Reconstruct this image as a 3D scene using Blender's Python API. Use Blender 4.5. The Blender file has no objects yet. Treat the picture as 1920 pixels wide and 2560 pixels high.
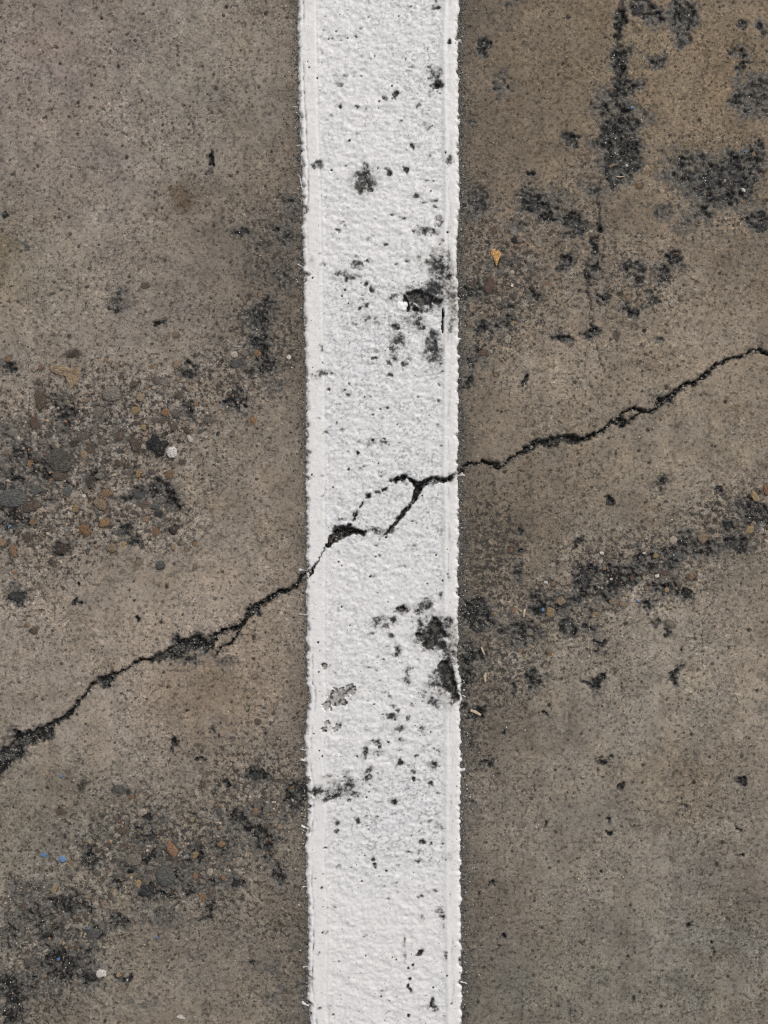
import bpy, math, random
import numpy as np

# ---------------------------------------------------------------- scale
# Plan coordinates are given in "units" of a quarter millimetre:
# u runs to the right (0..1920 is the stretch in view), v runs down (0..2560).
S = 0.00025
random.seed(7)
R = np.random.RandomState(11)
SC = bpy.context.scene
COL = SC.collection

# ---------------------------------------------------------------- camera
cam_d = bpy.data.cameras.new('camera')
cam = bpy.data.objects.new('camera', cam_d)
COL.objects.link(cam)
CAM_H = 0.62
cam.location = (0.0, 0.0, CAM_H)
cam.rotation_euler = (0.0, 0.0, 0.0)
cam_d.sensor_fit = 'VERTICAL'
cam_d.sensor_height = 36.0
cam_d.lens = 36.0 * CAM_H / (2560 * S)
cam_d.clip_start = 0.01
cam_d.clip_end = 1000.0
SC.camera = cam

# ---------------------------------------------------------------- sky, sun, exposure
SUN_EL, SUN_AZ = 46.0, 32.0            # degrees; azimuth clockwise from +Y (towards the top of the picture)
world = bpy.data.worlds.new('World')
SC.world = world
world.use_nodes = True
wn, wl = world.node_tree.nodes, world.node_tree.links
for n in list(wn):
    wn.remove(n)
wo = wn.new('ShaderNodeOutputWorld')
bg = wn.new('ShaderNodeBackground')
sky = wn.new('ShaderNodeTexSky')
sky.sky_type = 'NISHITA'
sky.sun_disc = False
sky.sun_elevation = math.radians(SUN_EL)
sky.sun_rotation = math.radians(SUN_AZ)
sky.air_density = 1.0
sky.dust_density = 4.0
sky.ozone_density = 1.0
hs = wn.new('ShaderNodeHueSaturation')   # an overcast sky: the blue mostly taken out
hs.inputs['Saturation'].default_value = 0.16
wl.new(sky.outputs[0], hs.inputs['Color'])
wl.new(hs.outputs[0], bg.inputs['Color'])
bg.inputs['Strength'].default_value = 0.115
wl.new(bg.outputs[0], wo.inputs[0])

sun_d = bpy.data.lights.new('sun', 'SUN')
sun_d.energy = 1.5
sun_d.angle = math.radians(14)
sun_d.color = (1.0, 0.965, 0.92)
sun = bpy.data.objects.new('sun', sun_d)
COL.objects.link(sun)
sun.location = (1, 1, 2)
sun.rotation_euler = (math.radians(90 - SUN_EL), 0, math.radians(180 - SUN_AZ))

SC.view_settings.view_transform = 'Standard'
SC.view_settings.look = 'None'
SC.view_settings.gamma = 1.0
SC.view_settings.use_curve_mapping = False
SC.view_settings.exposure = 0.12
SC.cycles.use_denoising = False      # a denoiser smears the sand grain
SC.cycles.filter_width = 1.2

# ---------------------------------------------------------------- noise
_T = [R.rand(256, 256).astype(np.float32) for _ in range(8)]


def _step(a):
    r = np.abs(np.gradient(a[0])) if a.shape[1] > 1 else np.zeros(1)
    c = np.abs(np.gradient(a[:, 0])) if a.shape[0] > 1 else np.zeros(1)
    return np.maximum(r[None, :], c[:, None])


def vn(x, y, k=0):
    """smooth value noise 0..1; fades to its mean where the grid is too coarse to carry it"""
    v = _vn(x, y, k)
    if np.ndim(x) == 2:
        st = np.maximum(_step(x), _step(y))
        if st.max() > 1.2:
            v = .5 + (v - .5) * (1 - ss(1.2, 2.0, st)).astype(np.float32)
    return v


def _vn(x, y, k=0):
    t = _T[k % 8]
    xi = np.floor(x)
    yi = np.floor(y)
    fx = (x - xi).astype(np.float32)
    fy = (y - yi).astype(np.float32)
    xi = xi.astype(np.int64) & 255
    yi = yi.astype(np.int64) & 255
    fx = fx * fx * (3 - 2 * fx)
    fy = fy * fy * (3 - 2 * fy)
    x1 = (xi + 1) & 255
    y1 = (yi + 1) & 255
    a = t[xi, yi]
    b = t[x1, yi]
    c = t[xi, y1]
    d = t[x1, y1]
    return (a + (b - a) * fx) * (1 - fy) + (c + (d - c) * fx) * fy


def fbm(x, y, k=0, n=4, g=0.5):
    s = 0
    a = 1.0
    t = 0
    for i in range(n):
        s = s + a * vn(x * (2.03 ** i) + 17.3 * i, y * (2.03 ** i) + 5.7 * i, k + i)
        t += a
        a *= g
    return s / t


def ss(a, b, x):
    t = np.clip((x - a) / (b - a), 0, 1)
    return t * t * (3 - 2 * t)


def lin(r, g, b):
    f = lambda c: (c / 255 / 12.92) if c / 255 <= 0.04045 else ((c / 255 + 0.055) / 1.055) ** 2.4
    return (f(r), f(g), f(b))


def dull(rgb, k=.80):
    m = sum(rgb) / 3
    return [m + k * (c - m) for c in rgb]


# ---------------------------------------------------------------- what lies where (units)
def rows(txt):
    return [[float(c) for c in r.split()] for r in txt.replace('\n', ';').split(';') if r.strip()]


# cracks: u v width
CRACK_LEFT = rows('''-5200 3900 14; -3400 3350 10; -1900 2840 12; -900 2420 16; -300 2120 14; -30 1950 20; 8 1905 24; 45 1865 22; 60 1845 26; 95 1836 15
130 1815 9; 165 1790 7; 180 1775 5; 195 1755 5; 215 1730 5; 235 1710 6; 248 1702 14; 268 1696 19; 285 1688 9; 300 1682 5; 330 1665 5; 355 1650 6; 370 1646 7
385 1648 15; 410 1640 19; 440 1625 20; 460 1612 24; 485 1609 26; 510 1614 18; 530 1603 14; 545 1588 9; 560 1578 9; 580 1570 11; 600 1562 12; 610 1550 11
622 1535 12; 640 1515 11; 660 1500 9; 680 1490 8; 700 1484 8; 725 1480 6; 745 1460 8; 760 1440 9; 768 1432 9; 776 1424 6''')
CRACK_LEFT = [[a, b, w * 1.22] for a, b, w in CRACK_LEFT]
CRACK_SIDE = rows('603 1570 5; 592 1592 4; 575 1610 4; 555 1622 4; 538 1630 3')
CRACK_LINE_A = rows('768 1432 8; 779 1421 3; 793 1398 .2; 806 1380 .2; 815 1366 4; 830 1350 12; 845 1335 20; 862 1326 18; 877 1323 13; 896 1333 7')
CRACK_LINE_B = rows('981 1203 8; 1000 1196 9; 1018 1193 7')
CRACK_LINE_C = rows('1022 1195 3; 1035 1205 9; 1045 1220 15; 1038 1240 11; 1030 1255 6; 1020 1270 4; 1005 1285 9; 990 1300 9; 983 1312 4; 968 1328 6; 958 1334 3')
CRACK_LINE_D = rows('1045 1220 10; 1065 1206 9; 1080 1197 10; 1095 1201 8; 1110 1202 8; 1125 1192 8; 1140 1184 7; 1150 1184 8')
CRACK_RIGHT = rows('''1145 1183 10; 1160 1172 8; 1175 1162 6; 1200 1156 5; 1225 1163 8; 1250 1166 8; 1262 1160 7; 1280 1148 5; 1310 1130 6; 1330 1115 15; 1345 1105 17; 1365 1105 19
1385 1108 15; 1400 1097 11; 1420 1092 13; 1445 1096 13; 1470 1095 9; 1490 1085 6; 1510 1077 6; 1520 1065 7; 1530 1055 10; 1545 1048 13; 1555 1035 6; 1570 1024 5
1590 1020 6; 1605 1028 10; 1620 1028 10; 1635 1018 8; 1650 1008 15; 1670 1000 15; 1685 985 10; 1705 970 9; 1725 962 10; 1745 955 8; 1760 945 6; 1775 930 7
1790 915 7; 1810 902 7; 1830 896 5; 1850 893 7; 1870 885 6; 1885 878 5; 1905 878 4; 1935 884 5; 2150 800 8; 2600 690 10; 3600 420 9; 5200 90 12''')
CRACK_RIGHT = [[a, b, w * 1.15] for a, b, w in CRACK_RIGHT]
CRACK_LOOP = rows('1548 1060 4; 1570 1056 4; 1585 1046 4; 1602 1036 4')
CRACK_TOP = rows('''1700 -1500 8; 1600 -700 12; 1570 -200 12; 1556 0 15; 1552 22 11; 1545 50 7; 1542 80 7; 1545 100 11; 1555 130 17; 1552 170 18; 1546 205 10; 1540 250 3; 1560 290 7; 1530 330 5; 1520 400 4
1503 450 4; 1490 500 5; 1500 545 6; 1500 578 12; 1485 612 12; 1475 640 6; 1460 680 8; 1466 730 5; 1478 770 3.5; 1480 830 3.5; 1490 865 2.5; 1500 905 2.5; 1517 945 2.5''')
HAIR = [rows('1415 70 2; 1405 200 2; 1398 262 2'), rows('1374 385 4; 1366 425 5; 1360 440 3'), rows('1776 118 8; 1768 135 7; 1757 170 6; 1754 210 6; 1752 236 7; 1756 255 4'),
        rows('440 112 2.5; 442 140 3'), rows('462 260 2.5; 470 300 3; 478 312 4'), rows('500 318 2; 499 390 2.5'), rows('118 552 3; 127 580 3'),
        rows('1235 1925 6; 1228 1945 5; 1240 1965 4; 1236 1985 3'), rows('1895 2335 3; 1890 2400 3; 1898 2450 3; 1915 2480 5; 1902 2500 4'), rows('1380 2090 2; 1420 2110 2'),
        rows('350 540 3; 375 532 5; 390 524 6'), rows('520 360 2; 540 368 2')]

# dark dirt-filled hollows: u v ru rv strength
GRIME = rows('''1275 10 22 15 .55; 1215 118 15 28 .8; 1250 205 34 36 .62; 1600 18 42 26 .75; 1638 50 25 22 .75; 1705 35 38 45 .85; 1702 92 20 25 .7; 1855 65 15 16 .7; 1905 70 18 26 .75
1640 150 28 25 .75; 1850 130 30 15 .85; 1848 160 18 14 .8; 1890 240 60 60 .68; 1848 250 32 40 .72; 1552 150 22 45 .85; 1580 215 26 22 .8; 1520 260 48 50 .62; 1560 300 40 46 .9
1528 350 44 60 .85; 1540 410 46 55 1; 1568 385 40 50 .85; 1620 290 30 20 .5; 1425 350 22 22 .8; 1195 500 42 38 .75; 1330 500 30 45 .85; 1365 520 42 30 .8; 1430 560 28 36 .95; 1405 480 44 22 .5
1330 435 16 8 .8; 1700 420 50 50 .62; 1760 450 70 60 .8; 1830 440 62 60 .95; 1800 490 80 40 .75; 1885 400 30 42 .8; 1900 550 32 34 .85; 1880 535 26 20 .8; 1760 530 32 22 .75; 1655 530 30 26 .7
1680 650 28 32 .75; 1180 312 12 7 .7; 1160 740 25 25 .75; 1195 730 30 20 .7; 1260 660 60 20 .5; 1270 770 22 20 .75; 1335 735 14 13 .8; 1220 822 42 18 .75; 1262 808 30 16 .7; 1188 880 12 15 .75
1180 920 42 36 .62; 1162 955 20 22 .7; 1310 955 10 9 .95; 1415 655 22 20 .8; 1396 840 22 20 .95; 1420 842 18 16 .8; 1470 835 20 18 .95; 1468 685 18 28 .85; 1492 665 15 15 .85; 1515 740 13 11 .85
1585 670 28 22 .9; 1595 700 26 16 .75; 1627 745 14 15 .8; 1580 775 30 14 .85; 1660 680 28 30 .8; 1672 645 26 15 .75; 1600 870 12 8 .6; 1637 848 15 11 .65; 1652 1210 20 20 .7; 1522 1258 11 18 1
1870 1265 40 26 .8; 1900 1272 30 20 .85; 1900 1290 46 32 .95; 1818 1315 19 18 1; 1840 1362 32 20 .95; 1710 1352 32 30 .85; 1682 1390 38 22 .72; 1605 1385 26 20 .9; 1560 1428 36 24 .8
1548 1448 52 36 1; 1462 1440 30 36 .95; 1520 1472 36 20 .9; 1450 1480 30 20 .85; 1338 1516 28 20 1; 1362 1498 40 20 .65; 1660 1470 46 26 .75; 1712 1490 14 20 .9; 1622 1506 14 20 .8
1190 1525 46 34 1.05; 1200 1555 36 22 1; 1310 1590 52 36 .78; 1420 1562 22 36 .75; 1395 1520 30 14 .8; 1495 1612 22 14 .95; 1480 1570 22 13 .75; 1640 1560 22 16 .65; 1335 1690 26 30 .78
1172 1650 44 42 .82; 1160 1700 30 32 .85; 1490 1702 16 20 1; 1466 1706 16 9 .9; 1690 1685 12 22 .9; 1675 1582 13 11 .85; 1280 1728 7 22 .75; 1165 1760 22 18 .8; 1190 1782 30 15 .8; 1510 1900 14 12 .95
1360 1780 8 8 .8; 1292 1432 16 26 .75; 1295 1330 12 10 .7; 1290 1372 8 8 .8; 1445 1358 14 10 .8; 1608 1320 16 10 .6; 1850 1955 12 11 .9; 1552 1973 11 8 .9; 1527 2045 6 7 .9; 1527 2080 8 6 .9; 1257 2350 10 8 .9
1723 2310 7 6 .9; 1780 2360 5 6 .9; 1785 2382 9 7 .8; 1565 2393 5 5 .9; 1590 2500 5 6 .9; 1845 2068 8 9 .8; 1715 2015 8 9 .7; 1845 2135 9 7 .8; 1360 2060 6 7 .8; 1500 2175 5 5 1; 1232 2210 7 6 .9; 1360 2318 5 5 .9
522 395 9 18 1; 520 420 8 14 .7; 55 605 18 18 .72; 605 580 18 20 .85; 712 590 28 40 .6; 690 550 8 8 .7; 10 535 12 8 .7; 748 398 14 12 .6; 640 605 28 34 .5; 298 752 36 34 .6; 285 770 20 12 .75; 390 810 10 7 1; 400 808 14 14 .55
655 770 32 22 .9; 645 800 22 40 .85; 652 862 26 40 .9; 668 910 30 28 .85; 690 965 40 24 .5; 580 990 18 30 1; 600 1015 9 22 .95; 622 935 20 10 .8; 462 936 26 14 .9; 480 915 14 10 .8
165 1035 24 46 .85; 160 1052 14 30 1; 150 1000 20 26 .7; 30 920 26 16 .8; 20 1080 30 26 .65; 60 1140 46 52 .7; 100 1182 44 26 .8; 230 1195 20 26 .85; 345 1235 24 20 .8; 405 1226 42 24 .85
425 1258 26 22 .9; 470 1022 15 22 .8; 30 1200 42 30 .75; 30 1305 42 30 .8; 310 1330 32 20 .82; 330 1356 24 14 .95; 150 1372 22 18 .85; 435 1325 10 13 .9; 40 1488 30 22 .9; 190 1460 6 6 .8
192 1505 8 7 .9; 85 1578 9 9 .8; 345 1548 7 6 .9; 430 1862 10 18 .9; 505 1895 9 9 .85; 535 1830 9 7 .7; 400 1410 12 12 .7; 480 1655 36 16 .5; 555 1650 30 12 .45
640 1940 30 20 .95; 565 1962 10 10 .85; 755 1980 26 30 .95; 732 2010 26 42 .78; 600 2050 38 34 .78; 640 2080 40 30 .82; 660 2122 32 30 .8; 692 2182 26 28 .78; 365 2045 12 13 .95; 355 2072 9 9 .9
376 2096 16 13 .95; 380 2137 17 14 1; 490 2140 26 26 .85; 225 2140 28 34 .9; 330 2170 42 25 .7; 295 2212 26 13 .8; 370 2222 26 20 .85; 400 2238 44 20 .9; 480 2228 32 15 .85; 520 2262 12 30 .9
508 2292 16 10 .85; 160 2262 38 32 .95; 212 2275 20 16 .9; 300 2310 32 20 .85; 250 2335 26 20 .75; 110 2335 32 38 .7; 152 2400 42 44 1; 150 2442 36 22 1; 30 2480 38 50 .9; 30 2540 40 32 .9
20 2330 26 42 .7; 222 2450 42 26 .75; 595 2210 19 12 .9; 440 2185 60 50 .55; 250 2040 10 20 .5; 205 1960 8 14 .6; 60 2240 60 60 .45; 80 2420 60 40 .5; 310 2452 22 14 .75; 540 2205 80 30 .5
650 2030 50 30 .5; 670 2420 40 30 .4; 690 2490 40 30 .4; 360 2500 50 30 .35; 745 2330 20 50 .45; 755 2480 16 60 .45; 1165 1860 16 50 .5; 60 1845 40 22 .95; 105 1838 30 18 .8; 30 1880 30 20 .8; 268 1697 22 13 .9; 480 1612 54 24 .95; 430 1638 44 14 .9; 540 1660 40 10 .5; 1350 1108 34 13 .9; 1430 1096 34 10 .8; 1660 1002 26 11 .8; 1545 1050 18 10 .8; 1620 1030 18 9 .7; 630 1525 24 12 .8; 1546 60 13 44 .8; 1550 205 26 40 .85; 1538 240 34 26 .7; 1497 572 16 26 .8; 1482 620 15 22 .75; 1640 1412 64 24 .72; 1765 1372 54 24 .75; 1425 1500 54 24 .75; 1262 1572 44 30 .62; 1505 1500 50 20 .65; 1480 480 60 30 .45; 1720 560 60 30 .45; 1300 560 40 24 .55; 720 520 24 60 .55; 700 700 30 60 .5; 630 690 20 30 .5; 420 2300 60 30 .5; 90 2290 50 40 .7; 200 2400 60 50 .6; 70 2450 60 50 .6; 560 2120 40 40 .6; 1215 1905 20 14 .75; 1260 1838 12 9 .6; 1180 2020 24 60 .35; 430 2420 12 10 .5; 635 2405 7 9 .9; 470 2395 10 8 .5''')

# zones where the mortar is worn off the aggregate: u v ru rv strength
AGG = rows('''200 1120 330 210 1; 60 1250 200 160 1; 420 1010 220 130 .8; 330 1300 220 110 .9; 600 930 140 160 .6; 60 1500 120 130 .5; 350 2160 330 170 .85; 100 2330 220 200 .9; 600 2080 160 160 .8; 460 1960 260 60 .45
1250 720 140 220 .8; 1560 1450 260 130 .8; 1850 1290 150 120 .8; 1300 1600 150 140 .6; 1560 700 200 110 .6; 1550 350 120 140 .4; 1800 480 180 120 .5; 650 1850 120 120 .5; 720 1950 80 120 .5; 1380 540 140 110 .4''')

# broader zones that are closely pitted: u v ru rv strength
WORN = rows('''690 640 90 190 .9; 660 860 120 180 1; 560 960 160 120 .8; 250 1080 340 230 .9; 100 1300 240 190 .8; 640 1960 170 150 .9; 420 2130 360 170 1; 120 2320 240 200 1; 60 2500 160 120 .9; 600 2250 200 150 .6; 560 1880 240 70 .5; 720 2300 60 260 .6
1190 560 60 160 .7; 1260 720 150 210 1; 1400 540 160 120 .7; 1540 300 110 240 .6; 1560 690 220 120 .8; 1800 460 190 150 .8; 1700 70 110 110 .5; 1890 200 90 140 .6; 1220 1400 110 210 1; 1400 1520 220 120 .9; 1600 1420 220 110 1; 1830 1310 170 110 1; 1250 1660 150 150 .9; 1180 1850 60 160 .7; 1480 1650 140 90 .5; 1240 1250 120 90 .5; 1850 2300 120 90 .4''')

# lasting tints of the slab: u v su sv (sRGB colour) amount
TINTS = [(300, 250, 420, 380, (132, 121, 110), .8), (120, 120, 160, 120, (124, 111, 102), .5), (560, 260, 150, 300, (118, 109, 95), .7), (430, 180, 90, 160, (124, 117, 104), .5),
         (150, 780, 240, 160, (128, 119, 106), .7), (60, 690, 70, 80, (112, 102, 80), .5), (660, 760, 120, 260, (92, 83, 71), .75), (200, 1120, 330, 230, (122, 111, 98), .7),
         (620, 1230, 160, 200, (126, 114, 98), .7), (300, 1560, 360, 160, (136, 124, 109), .8), (560, 1560, 180, 130, (142, 128, 111), .6), (250, 1800, 300, 160, (134, 123, 109), .7),
         (560, 1740, 140, 90, (120, 102, 82), .7), (60, 2060, 160, 90, (126, 119, 103), .6), (350, 2180, 340, 160, (104, 97, 85), .7), (80, 2330, 160, 180, (100, 95, 82), .7), (560, 2430, 260, 130, (118, 109, 96), .7),
         (1560, 260, 420, 420, (114, 99, 78), .85), (1800, 150, 200, 200, (122, 103, 76), .6), (1230, 300, 130, 300, (104, 91, 73), .7), (1230, 760, 160, 200, (98, 86, 71), .75), (1600, 650, 260, 160, (116, 102, 84), .6),
         (1460, 960, 260, 130, (136, 123, 104), .8), (1750, 900, 200, 120, (124, 112, 94), .6), (1250, 1040, 110, 100, (116, 103, 86), .6), (1700, 1150, 260, 120, (126, 114, 96), .7), (1260, 1320, 140, 150, (98, 87, 71), .8),
         (1700, 1680, 320, 160, (134, 123, 106), .8), (1450, 1900, 300, 260, (126, 117, 102), .7), (1230, 1830, 110, 140, (98, 87, 73), .7), (1600, 2220, 420, 240, (120, 113, 100), .7), (1440, 2470, 420, 120, (108, 104, 92), .7),
         (455, 490, 30, 24, (88, 72, 52), .95), (10, 620, 26, 60, (100, 86, 58), .6), (1660, 2060, 26, 20, (92, 85, 79), .6), (1890, 2280, 70, 60, (88, 78, 66), .6), (1790, 2340, 120, 60, (106, 103, 93), .5),
         (1230, 2280, 60, 90, (96, 86, 72), .5), (1690, 1960, 90, 60, (130, 112, 86), .4), (250, 120, 180, 40, (110, 98, 89), .35), (1620, 910, 30, 18, (104, 88, 72), .4)]

# hollows and wear in the paint: u v ru rv strength
PAINT_PIT = rows('''1105 690 34 60 .55; 1040 800 30 26 .45; 842 1976 58 24 .52; 790 1978 24 22 .6; 760 1975 16 30 .6; 914 452 33 35 .78; 1125 745 20 70 .5; 1120 1640 28 90 .5; 868 1310 8 7 .7; 885 1288 5 14 .75; 892 1275 5 9 .6; 902 1262 5 7 .5; 918 1241 8 7 .85; 946 1228 10 5 .7; 965 1220 8 6 .7; 1000 1204 26 6 .4; 975 1325 12 12 .75; 940 1322 26 8 .55; 900 1335 16 5 .7; 1050 742 46 24 .95; 1085 720 30 26 .85; 1110 700 26 40 .6; 1040 770 30 16 .8; 1095 668 30 32 .68; 1085 880 26 44 .7; 1128 800 16 60 .4; 1085 1580 48 48 .85; 1110 1690 32 44 .72; 1088 18 14 8 1; 1092 215 19 15 1; 1088 190 22 24 .5; 1030 365 8 9 .9; 912 456 36 34 .62; 905 468 26 18 .9; 928 470 14 12 .9; 922 436 12 10 .8; 912 420 12 8 .8; 795 413 12 12 .6
970 435 8 10 .75; 1012 423 10 10 .8; 1045 485 10 8 .85; 1120 400 12 18 .6; 1030 170 8 7 .6; 985 240 9 12 .7; 855 268 9 10 .65; 842 212 10 9 .45; 1120 104 7 7 .9; 962 250 8 7 .6; 1040 265 7 9 .65; 1074 170 6 8 .6; 1100 175 6 6 .6
1065 580 32 9 .62; 1100 555 10 14 .45; 890 660 14 12 .65; 868 690 36 13 .55; 845 690 10 9 .7; 912 710 6 7 .95; 930 725 8 8 .8; 1085 655 22 32 .55; 1112 642 18 18 .5; 1092 668 14 14 .7; 1125 690 16 14 .75
1130 735 18 60 .5; 1045 728 30 14 .85; 1060 765 34 24 .85; 1100 745 16 24 .8; 985 815 15 13 .8; 992 850 26 22 .65; 980 870 8 10 .8; 1052 822 15 16 .85; 1080 852 22 34 .72; 1085 900 26 22 .6; 1065 862 10 14 .8
915 765 10 8 .85; 925 795 8 8 .6; 900 772 6 5 .8; 805 875 7 14 .6; 805 935 15 9 .6; 932 895 11 5 .75; 1012 910 12 9 .85; 1024 900 9 7 .5; 975 940 8 9 .75; 1075 660 20 14 .5; 920 655 6 5 .5; 780 655 8 10 .3; 1020 645 8 16 .4; 1050 640 8 12 .45
985 745 16 8 .6; 1100 740 12 8 .8; 860 565 6 5 .5; 1100 600 8 8 .5; 1030 580 8 5 .6; 980 538 8 5 .8; 1005 547 12 5 .55; 940 800 10 12 .45; 985 885 14 20 .55; 915 800 14 14 .4; 790 945 20 10 .35
1005 1522 16 14 .95; 950 1555 20 18 .62; 962 1566 12 10 .7; 985 1550 12 10 .7; 1060 1518 28 18 .72; 1050 1530 16 12 .75; 1085 1570 34 36 .9; 1076 1600 38 30 .95; 1098 1612 26 18 .8; 1120 1550 22 9 .7; 1138 1600 14 50 .38; 975 1590 10 8 .6
990 1630 15 18 .75; 990 1640 8 8 .9; 1017 1685 11 22 .62; 1020 1705 7 12 .75; 1108 1668 22 20 .95; 1092 1705 26 30 .62; 1130 1720 16 48 .8; 1080 1750 20 18 .65; 1120 1690 22 30 .6; 1060 1725 12 8 .4; 925 1586 8 5 .7
815 1665 10 8 .55; 990 1775 8 10 .7; 976 1795 10 12 .75; 980 1763 8 6 .5; 1020 1798 7 11 .6; 996 1822 15 9 .72; 1060 1825 10 8 .7; 940 1850 18 9 .7; 950 1858 10 8 .8; 914 1876 9 18 .6; 942 1884 20 6 .55
952 1868 5 5 1; 973 1855 5 5 .9; 1000 1905 14 11 .75; 1005 1905 7 7 .9; 1043 1890 7 5 .9; 1085 1910 15 13 .75; 920 1925 16 14 .55; 920 1950 16 14 .65; 1075 1957 13 10 .8; 872 1962 22 20 .68; 790 1970 17 13 .65
830 1993 24 13 .7; 890 1990 11 10 .65; 1030 1947 7 6 .9; 1032 1925 7 8 .6; 1000 1875 6 4 .6; 875 2003 8 5 .9; 1100 1880 6 8 .5; 1060 1870 8 8 .4; 1000 1850 12 8 .4; 820 1940 20 7 .35; 860 1935 14 8 .35; 985 2000 14 10 .7
843 2055 14 11 .55; 895 2052 8 14 .72; 1058 2103 9 8 .85; 933 2157 7 8 1; 930 2145 5 5 .9; 938 2165 8 6 .6; 1048 2150 10 8 .7; 1100 2065 12 8 .4; 853 2115 0 0 0; 1020 2127 10 4 .7; 1108 2290 8 10 1.05; 1098 2273 11 8 .5; 1110 2312 4 12 .4
1052 2378 8 7 1.05; 1060 2372 10 9 .4; 1112 2384 6 6 .6; 1018 2465 6 8 .9; 1027 2473 8 8 1; 1078 2515 15 10 1.05; 1082 2503 7 12 1.05; 1065 2520 14 10 .5; 1018 2535 5 5 1; 1110 2535 5 4 .5; 1033 2411 4 4 1; 1020 2420 5 4 .9; 1020 2447 6 5 .9
813 2117 7 3 .9; 1058 2293 8 10 .4; 1090 2227 8 6 .6; 1010 2345 5 18 .4; 1012 2390 5 20 .4; 966 2178 4 4 .8; 905 2201 4 4 .8; 797 2378 6 6 .5; 1035 1245 12 10 .6; 1075 1205 18 10 .6; 1125 1193 20 14 .6; 960 1330 26 9 .5; 930 1318 22 10 .5
1125 2137 8 14 .25; 1120 1440 5 14 .35; 1100 1485 6 10 .7; 925 1110 14 12 .45; 960 1108 18 7 .4; 895 1132 5 4 .9; 931 1102 4 4 1; 872 1175 6 5 .6; 868 1130 4 4 .7; 925 1438 4 4 .8; 1035 1368 6 6 .6; 818 1080 7 6 .5; 872 960 4 4 .8''')
# paint gone altogether (d: dark dirt shows, c: bare concrete shows)
PAINT_HOLE = rows('''1058 752 30 13 1; 1036 742 20 11 1; 858 1328 34 22 1; 838 1346 22 15 1; 888 1331 20 10 1; 820 1362 9 9 1; 1044 1222 9 10 .9; 1044 730 18 9 1; 1026 735 16 6 1; 1012 748 6 12 1; 1052 745 10 8 1; 1070 742 16 8 1; 1092 752 14 7 1; 1020 764 5 16 1; 1040 775 10 6 .9; 1106 785 3.5 18 1; 1106 815 3 22 1
1084 1572 20 20 1; 1076 1594 26 18 1; 1070 1612 14 14 1; 1108 1590 16 12 .9; 1085 1548 10 12 .8; 1048 1590 10 8 .9; 1105 1660 16 10 .9; 1126 1688 14 22 .85; 1122 1714 20 24 .9; 1138 1745 12 16 .8; 1100 1662 12 8 .8; 1005 1522 9 7 .9; 1092 220 8 8 .9''')
PAINT_CHIP = rows('''870 1723 15 9; 850 1738 30 16; 835 1750 22 20; 822 1762 12 18; 875 1735 10 12; 852 1758 16 12; 820 1806 9 11; 815 1825 10 9; 846 1818 8 9; 838 1824 6 6; 812 1664 8 6; 908 466 12 10; 926 474 9 8; 922 440 7 7''')
# thin white strands that ran out of the line's edge: u0 v0 u1 v1 width
STRAND = rows('''732 268 750 268 2; 742 364 752 362 3; 744 660 758 668 4; 748 1536 770 1538 3; 752 1872 768 1876 3; 755 1900 764 1902 7; 756 2218 772 2216 3; 758 2417 772 2416 3; 755 2065 770 2072 6; 756 2508 770 2514 4
1146 850 1152 848 8; 1145 1186 1162 1188 5; 1152 1925 1160 1924 8; 1152 2372 1160 2372 3; 1152 2454 1168 2457 4; 1148 103 1150 106 14; 750 1426 765 1428 9; 748 440 755 470 4''')


def srows(txt):
    out = []
    for r in txt.replace('\n', ';').split(';'):
        p = r.split()
        if p:
            out.append((float(p[0]), float(p[1]), float(p[2]), float(p[3]), float(p[4]), p[5]))
    return out


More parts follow.
